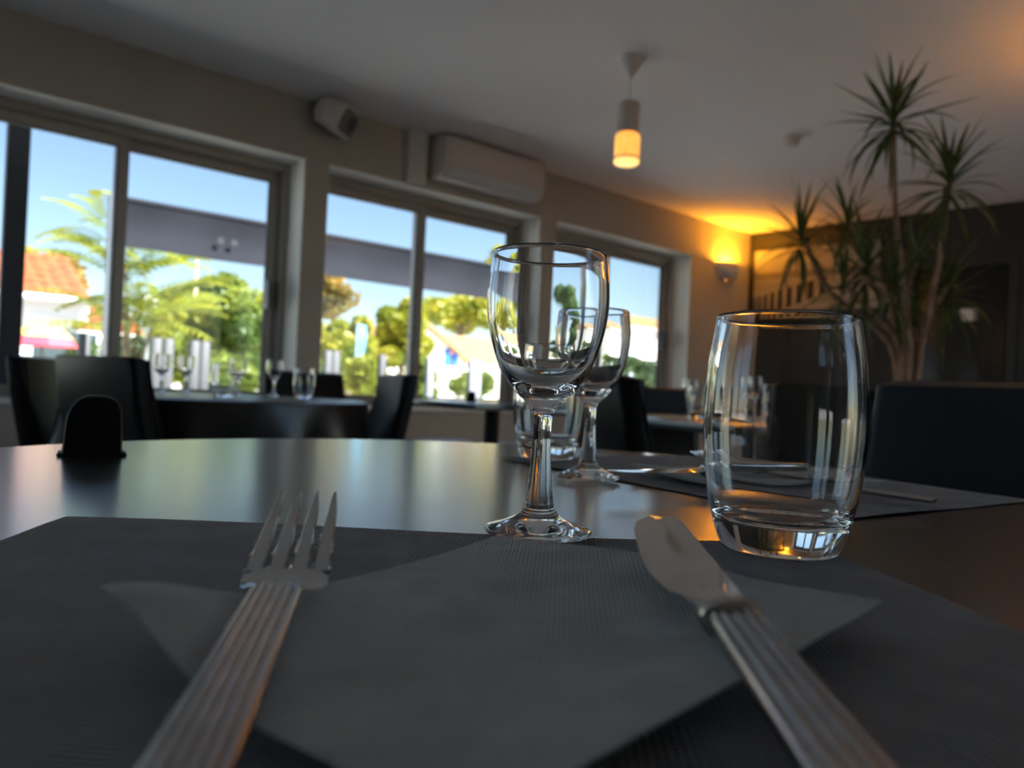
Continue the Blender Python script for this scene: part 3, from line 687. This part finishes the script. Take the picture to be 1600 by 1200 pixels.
# ------------------------------------------------------------------ outside: terrace
mb = MB().box(-12, 22, WY+WT, 7.6, -.1, -.01); struct(ob('terrace', mb, 'terrace'), 'pale paved terrace outside the windows')
mb = MB().box(-80, 140, 7.6, 140, -.2, -.06); struct(ob('ground', mb, 'grass'), 'pale gravel yard beyond the terrace')
AY = 6.8
aw = thing('awning', 'grey fabric awning valance on slim posts across the terrace', 'awning', (1.62, AY, 0))
rows = []
for j in range(9):
    q = j/8; row = []
    for i in range(61):
        x = .03 + i/60*4.25; z = 2.205 - .375*q + .0; y = .03*math.sin(q*PI) + .018*q*math.sin(x*5.2+1.5*math.sin(x*1.7)+2*q); row.append((x, y, z))
    rows.append(row)
m_ = MB().loft(rows, caps=False, closed=False); rows2 = [[(x, y+.004, z) for x, y, z in r] for r in rows]; m_.loft(rows2, caps=False, closed=False)
va = ob('valance', m_.mesh('val', 60), 'fabric', aw)
ob('front_rail', MB().tube([(0, .02, 2.215), (4.3, .02, 2.215)], .028, 10).mesh('rail', 60), 'fabric', aw)
for x in (0, 4.3): ob('post', MB().box(x-.035, x+.035, -.035, .035, -.01, 2.235).mesh('post', bevel=.004, seg=1), 'post_grey', aw)
for x in (.86, .98): ob('eyelet', tr(MB().lathe([(.014, 0), (.024, 0), (.024, .008), (.014, .008), (.014, 0)], 16), Matrix.Translation((x, -.012, 2.0)) @ Matrix.Rotation(PI/2, 4, 'X')).mesh('eye', 50), 'post_white', va)
p_ = on_y(20, 400, 4.86)
pp = thing('terrace_post', 'dark blue-grey square post standing close outside a window', 'post', (p_.x, 4.86, 0))
ob('shaft', MB().box(-.052, .052, -.04, .04, -.01, 2.35).mesh('shaft', bevel=.006), 'post_dark', pp); ob('foot_plate', MB().box(-.1, .1, -.1, .1, -.01, .015), 'post_dark', pp)
# glass windbreak sections
def windbreak(pxa, pxb, label, dark=False):
    a = on_y(pxa, 560, AY+.25); b = on_y(pxb, 560, AY+.25); w = b.x-a.x
    r = thing('windbreak_panel', label, 'windbreak', (a.x, AY+.25, 0), group='glass windbreak sections')
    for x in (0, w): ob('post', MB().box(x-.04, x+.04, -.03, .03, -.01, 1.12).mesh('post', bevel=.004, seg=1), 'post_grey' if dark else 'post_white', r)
    ob('pane', MB().box(.04, w-.04, -.004, .004, .08, 1.06), 'pane', r); ob('bottom_rail', MB().box(.04, w-.04, -.02, .02, .04, .08), 'post_grey', r)
windbreak(130, 243, 'glass windbreak section with white posts near the orange-roofed house')
windbreak(262, 303, 'narrow glass windbreak section with white posts')
windbreak(319, 512, 'long glass windbreak section with white posts before the middle pier')
windbreak(524, 597, 'glass windbreak section with white post beside the blue banner')
windbreak(672, 738, 'glass windbreak section with grey posts before the white gabled house', True)
windbreak(747, 985, 'long glass windbreak section with grey posts opposite the window beside the sconce', True)

# ------------------------------------------------------------------ outside: trees
def leaf_cloud(blobs, n, size, rnd):
    mb = MB()
    for _ in range(n):
        c, r = rnd.choice(blobs)
        d = Vector((rnd.gauss(0, 1), rnd.gauss(0, 1), rnd.gauss(0, 1))).normalized()*rnd.uniform(.55, 1.0)**.6
        p = Vector(c) + Vector((d.x*r[0], d.y*r[1], d.z*r[2]))
        a = Vector((rnd.gauss(0, 1), rnd.gauss(0, 1), rnd.gauss(0, .6))).normalized(); b = a.orthogonal().normalized(); b.rotate(Matrix.Rotation(rnd.uniform(0, 2*PI), 3, a))
        s = size*rnd.uniform(.6, 1.3)
        mb.add([p-a*s, p+b*s*.45, p+a*s, p-b*s*.45], [(0, 1, 2, 3)])
    return mb
def tree(px, Y, ytop, ybot, wpx, label, leaf, n=2600, size=.11, trunk=True, seed=1, name='garden_tree', loose=0):
    """crown spans pixel rows ytop..ybot and width wpx at distance Y"""
    rnd = random.Random(seed); c = on_y(px, 570, Y); dep = (c-CAM).dot(_f); k = dep/F_PX
    zt = on_y(px, ytop, Y).z; zb = max(.1, on_y(px, ybot, Y).z); rx = wpx*k/2
    t = thing(name, label, 'tree' if 'shrub' not in name else 'shrub', (c.x, Y, -.06))
    blobs = []
    for i in range(22):
        q = rnd.random(); ang = rnd.uniform(0, 2*PI); rr = rx*rnd.uniform(.15, .68)*(1-.45*max(0, q-.4)); b = rx*rnd.uniform(.26, .42); hb = min(b, (zt-zb)*.26)
        blobs.append(((rr*math.cos(ang), rr*math.sin(ang), zb+hb+(zt-zb-2*hb)*q+.06), (b, b, hb)))
    m_ = leaf_cloud(blobs, int(n*2.2), size*1.25, rnd); f = ob('foliage', m_.mesh('foliage'), leaf, t); f['kind'] = 'stuff'
    mb = MB().tube([(0, 0, 0), (.03, 0, zb*.6), (0, .02, zb+(zt-zb)*.6)], [.028*zt, .022*zt, .008*zt], 8)
    for (bx, by, bz), _ in blobs[::2]: mb.tube([(0, 0, max(.1, bz-.35*rx-.2)), (bx*.6, by*.6, bz-.05), (bx, by, bz)], [.012*zt, .008*zt, .003*zt], 6)
    ob('trunk', mb.mesh('trunk', 60), 'bark', t); return t
tree(335, 22, 425, 560, 190, 'tall green tree standing behind the bushes', 'leaf_green', 3600, .11, seed=31)
tree(450, 19, 440, 600, 130, 'yellow-green tree behind the middle pier', 'leaf_yellow', 3000, .10, seed=32)
tree(60, 26, 388, 470, 130, 'ochre-tinted tree rising behind the orange roof', 'leaf_autumn', 2600, .14, seed=3)
tree(290, 15, 455, 600, 130, 'broad yellow-green bush behind the white windbreak posts', 'leaf_yellow', 3200, .085, seed=4)
tree(372, 14, 448, 600, 110, 'mid green bush beside the middle pier', 'leaf_green', 3000, .08, seed=6)
tree(545, 17, 488, 612, 110, 'yellow-green bushy tree behind the blue banner', 'leaf_yellow', 3600, .09, seed=7)
tree(520, 24, 420, 500, 90, 'loose ochre tree high behind the bushy tree', 'leaf_autumn', 700, .11, seed=8)
tree(628, 20, 452, 580, 115, 'tall yellow-green tree left of the white gabled house', 'leaf_yellow', 4200, .10, seed=9)
tree(715, 52, 452, 520, 150, 'row of yellow-green trees over the white house roof', 'leaf_yellow', 3600, .24, seed=10)
tree(770, 60, 380, 480, 80, 'tall pine with ochre crown over the awning', 'leaf_yellow', 1600, .30, seed=12)
tree(892, 13, 436, 620, 70, 'dark green cone-shaped conifer opposite the window beside the sconce', 'leaf_dark', 4200, .075, seed=13)
tree(985, 15, 545, 640, 80, 'low green bush opposite the window beside the sconce', 'leaf_green', 2600, .08, seed=14)
tree(742, 16, 578, 628, 90, 'low mixed shrub before the white house wall', 'leaf_green', 1500, .06, seed=15, name='garden_shrub')
tree(210, 17, 520, 600, 120, 'low dark shrub before the second orange roof', 'leaf_dark', 2000, .07, seed=16, name='garden_shrub')
tree(125, 16, 528, 600, 70, 'low dark shrub before the shop window', 'leaf_dark', 1600, .07, seed=17, name='garden_shrub')

for k, (px, w_, lab) in enumerate(((352, 130, 'clipped shrub behind the long windbreak pane'), (470, 120, 'clipped shrub behind the middle pier'), (575, 100, 'clipped shrub at the foot of the blue banner'), (658, 60, 'clipped shrub before the white gable'), (1000, 110, 'clipped shrub opposite the window beside the sconce'))):
    tree(px, 10.2, 556, 625, w_, lab, ('leaf_green', 'leaf_dark', 'leaf_yellow')[k % 3], 1800, .06, seed=40+k, name='garden_shrub')
# sumac with long feathered fronds
def frond_mesh(L=1.0, pairs=13):
    mb = MB(); pt = lambda q: Vector((L*q, 0, .16*math.sin(q*2.0) - .34*q*q))
    mb.tube([pt(i/8) for i in range(9)], [.007*(1.2-i/8) for i in range(9)], 5)
    for k in range(pairs):
        q = .16 + .82*k/(pairs-1); p = pt(q); ll = .21*math.sin(.5+2.3*q)+.04
        for sgn in (-1, 1):
            d = Vector((.45, sgn*.86, -.45)).normalized(); w = Vector((.9, -sgn*.3, 0)).normalized()*.025
            mb.add([p, p+d*ll*.45+w, p+d*ll, p+d*ll*.45-w], [(0, 1, 2, 3)])
    return mb.mesh('frond', 80)
FR = frond_mesh(); FR.materials.append(M['leaf_lime'])
SY = 9.2; sc = on_y(205, 560, SY); sumac = thing('sumac_tree', 'lime-green feathery sumac crossing the window mullion', 'tree', (sc.x, SY, -.06))
rnd = random.Random(21); tops = [(176, 350), (196, 418), (222, 460), (200, 500), (250, 470)]
mb = MB(); stems = []
for hx, hy in tops:
    tpnt = on_y(hx, hy, SY + rnd.uniform(-.3, .3)) - Vector((sc.x, SY, -.06)); stems.append(tpnt); mb.tube([(0, 0, 0), (tpnt.x*.3, tpnt.y*.3, tpnt.z*.55), tpnt], [.035, .022, .010], 6)
tk = ob('trunk', mb.mesh('trunk', 60), 'bark', sumac)
for tpnt in stems:
    for k in range(12):
        az = k*2*PI/12 + rnd.uniform(-.3, .3); el = math.radians(rnd.uniform(-5, 42)); s = rnd.uniform(.65, 1.0)
        o = bpy.data.objects.new('frond', FR); COL.objects.link(o); o.parent = sumac; o.location = tpnt - Vector((0, 0, rnd.uniform(0, .25)))
        o.rotation_euler = (rnd.uniform(-.3, .3), -el, az); o.scale = (s, s, s)

# ------------------------------------------------------------------ outside: buildings and street things
def tiled_roof(parent, x0, x1, y0, y1, z0, z1, m, nrow=7, ncol=18, hip=0.):
    """sloping roof made of overlapping tile courses facing -y"""
    for j in range(nrow):
        q0, q1 = j/nrow, (j+1.12)/nrow; mb = MB()
        for i in range(ncol):
            xa = x0 + hip*q0*0 + (x1-x0)*i/ncol; xb = x0 + (x1-x0)*(i+1)/ncol
            if hip and (xb > x1 - hip*q1): continue
            yA, yB = y0+(y1-y0)*q0, y0+(y1-y0)*min(1, q1); zA, zB = z0+(z1-z0)*q0, z0+(z1-z0)*min(1, q1); xm = (xa+xb)/2; hgt = .05
            mb.add([(xa, yA, zA), (xm, yA, zA+hgt), (xb, yA, zA), (xa, yB, zB-.02), (xm, yB, zB+hgt-.02), (xb, yB, zB-.02)], [(0, 1, 4, 3), (1, 2, 5, 4)])
        if mb.v: ob('tile_course', mb, m, parent)
def house(label, x0, x1, y0, y1, ze, zr, wallm, roofm, name='house', hip=0.):
    h = thing(name, label, 'building', ((x0+x1)/2, y0, 0)); o = Vector(((x0+x1)/2, y0, 0))
    a, b, d = x0-o.x, x1-o.x, y1-y0
    ob('wall', MB().box(a+.25, b-.25, .4, d, -.06, ze), wallm, h)
    rf = ob('roof', MB().prism([(0, ze-.04), (d/2+.2, zr-.03), (d+.4, ze-.04)], 0, 1), roofm, h)
    me = rf.data
    for v in me.vertices: y, x, z = v.co.x, v.co.y, v.co.z; v.co = (a + (b-a)*x, y, z)
    tiled_roof(rf, a, b, -.1, d/2+.2, ze, zr, roofm, 7, max(8, int((b-a)/.28)), hip)
    ob('gutter', MB().tube([(a, -.12, ze-.04), (b, -.12, ze-.04)], .07, 8).mesh('gutter', 60), 'gutter', h)
    return h
Yh = 18.; pA = on_y(-60, 465, Yh); pB = on_y(142, 470, Yh); pT = on_y(80, 418, Yh)
h1 = house('low shop with orange tiled roof and white fascia', pA.x, pB.x, Yh, Yh+4.5, pB.z, pT.z+.55, 'render', 'terracotta')
ob('fascia', MB().box(pA.x-(pA.x+pB.x)/2, pB.x-(pA.x+pB.x)/2, .15, .4, pB.z-.42, pB.z-.07), 'gutter', h1)
for k in range(4):
    w0 = -3.4 + k*1.55 + .4; wn = ob('window', MB().box(w0, w0+1.3, .36, .42, .4, pB.z-.62), 'gutter', h1); ob('pane', MB().box(w0+.06, w0+1.24, .345, .36, .46, pB.z-.68), 'dark_glass', wn)
Yh2 = 24.; pA2 = on_y(133, 525, Yh2); pB2 = on_y(232, 528, Yh2); pT2 = on_y(180, 474, Yh2)
house('second low house with plain orange tiled roof', pA2.x, pB2.x, Yh2, Yh2+5, pB2.z-.05, pT2.z+.1, 'render', 'terracotta')
# white gabled house: gable faces the terrace
Yg = 34.; pk = on_y(664, 508, Yg); gl_ = on_y(598, 568, Yg); gr_ = on_y(722, 560, Yg); far_r = on_y(880, 560, Yg)
gh = thing('house', 'white gabled house with tan roof and blue emblem board', 'building', (pk.x, Yg, 0))
x_l, x_r = gl_.x-pk.x, gr_.x-pk.x; hw = max(-x_l, x_r); ze = gr_.z
ob('wall', MB().prism([(-hw, -.06), (-hw, ze), (0, pk.z-.05), (hw, ze), (hw, -.06)], 0, 9), 'render', gh)
rf = MB().prism([(-hw-.3, ze-.22), (-hw-.3, ze-.02), (0, pk.z+.14), (hw+.3, ze-.02), (hw+.3, ze-.22), (0, pk.z-.06)], -.35, 9.3); ob('roof', rf, 'tan_roof', gh)
xw = far_r.x - pk.x; zw = on_y(800, 530, Yg).z
ob('side_wing', MB().box(hw, xw, 2.0, 8, -.06, ze-.1), 'render', gh)
wr = ob('wing_roof', MB().add([(hw-.5, 1.7, ze-.12), (xw+.3, 1.7, ze-.12), (xw+.3, 5.0, pk.z), (hw-2.4, 5.0, pk.z), (xw+.3, 8.3, ze-.12), (hw-.5, 8.3, ze-.12)], [(0, 1, 2, 3), (3, 2, 4, 5), (1, 4, 2), (0, 3, 5), (0, 5, 4, 1)]), 'tan_roof', gh)
b0 = on_y(696, 571, Yg-.1); b1 = on_y(716, 546, Yg-.1); bw_, bh_ = b1.x-b0.x, b1.z-b0.z; cx = (b0.x+b1.x)/2-pk.x
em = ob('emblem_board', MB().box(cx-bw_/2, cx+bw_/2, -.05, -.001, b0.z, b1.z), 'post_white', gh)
for sx in (-1, 1): ob('blue_bar', MB().prism([(cx+sx*bw_*.5, b0.z), (cx+sx*bw_*.5, b1.z), (cx+sx*bw_*.28, b1.z), (cx+sx*bw_*.10, b0.z+bh_*.45), (cx+sx*bw_*.22, b0.z)], -.08, -.051), 'blue', em)
ob('pink_mark', tr(MB().lathe([(0, 0), (.16*bw_, 0), (.16*bw_, .02), (0, .02)], 16), Matrix.Translation((cx, -.06, b0.z+bh_*.78)) @ Matrix.Rotation(PI/2, 4, 'X')), 'pink', em)
# house far right, opposite the window beside the sconce
p0 = on_y(985, 520, 40); p1 = on_y(1120, 520, 40)
house('distant house with tan roof opposite the window beside the sconce', p0.x-1, p1.x+6, 40, 47, on_y(1000, 512, 40).z, on_y(1000, 484, 40).z, 'render', 'tan_roof')
# banner, lamp, mast, parasol
Yb = 12.; q = on_y(561, 590, Yb); qt = on_y(561, 508, Yb)
bn = thing('feather_banner', 'tall light blue banner flag among the trees', 'banner', (q.x, Yb, 0))
ob('pole', MB().tube([(-.09, 0, -.06), (-.09, 0, qt.z+.05)], .014).mesh('pole', 60), 'post_grey', bn)
ob('flag', MB().loft([[(-.08, .03*math.sin(4*k/9), z), (.075+.015*math.sin(k), .05*math.sin(5*k/9+1), z), (.075+.015*math.sin(k), .05*math.sin(5*k/9+1)+.006, z), (-.08, .03*math.sin(4*k/9)+.006, z)] for k, z in [(k, .75 + (qt.z-.75)*k/9) for k in range(10)]]).mesh('flag', 60), 'sky_blue', bn)
q = on_y(232, 473, 13); lm = thing('globe_street_lamp', 'white globe street lamp among the leaves', 'street lamp', (q.x, 13, 0))
ob('pole', MB().tube([(0, 0, -.06), (0, 0, q.z-.1)], .03).mesh('pole', 60), 'post_grey', lm)
ob('globe', MB().lathe([(0, -.13), (.06, -.12), (.115, -.065), (.13, 0), (.115, .065), (.06, .12), (0, .13)], 24, (0, 0, q.z)).mesh('globe', 60), 'white_plastic', lm)
q = on_y(307, 405, 16); ms = thing('slim_mast', 'slim beige mast behind the awning', 'mast', (q.x, 16, 0))
ob('shaft', MB().tube([(0, 0, -.06), (0, 0, q.z+.8)], [.05, .035]).mesh('shaft', 60), 'beige', ms); ob('finial', MB().lathe([(0, 0), (.05, .02), (.05, .05), (0, .08)], 12, (0, 0, q.z+.8)).mesh('fin', 60), 'beige', ms)
q = on_y(66, 540, 14); us = thing('parasol', 'small red and yellow parasol outside the shop', 'parasol', (q.x, 14, 0))
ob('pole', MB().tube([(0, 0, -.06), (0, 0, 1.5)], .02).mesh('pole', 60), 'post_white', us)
ob('canopy', MB().lathe([(0, 1.55), (.3, 1.42), (.42, 1.30)], 8).mesh('canopy'), 'yellow', us); ob('canopy_edge', MB().lathe([(.42, 1.30), (.5, 1.16), (.48, 1.15), (.40, 1.29)], 8).mesh('edge'), 'red', us)
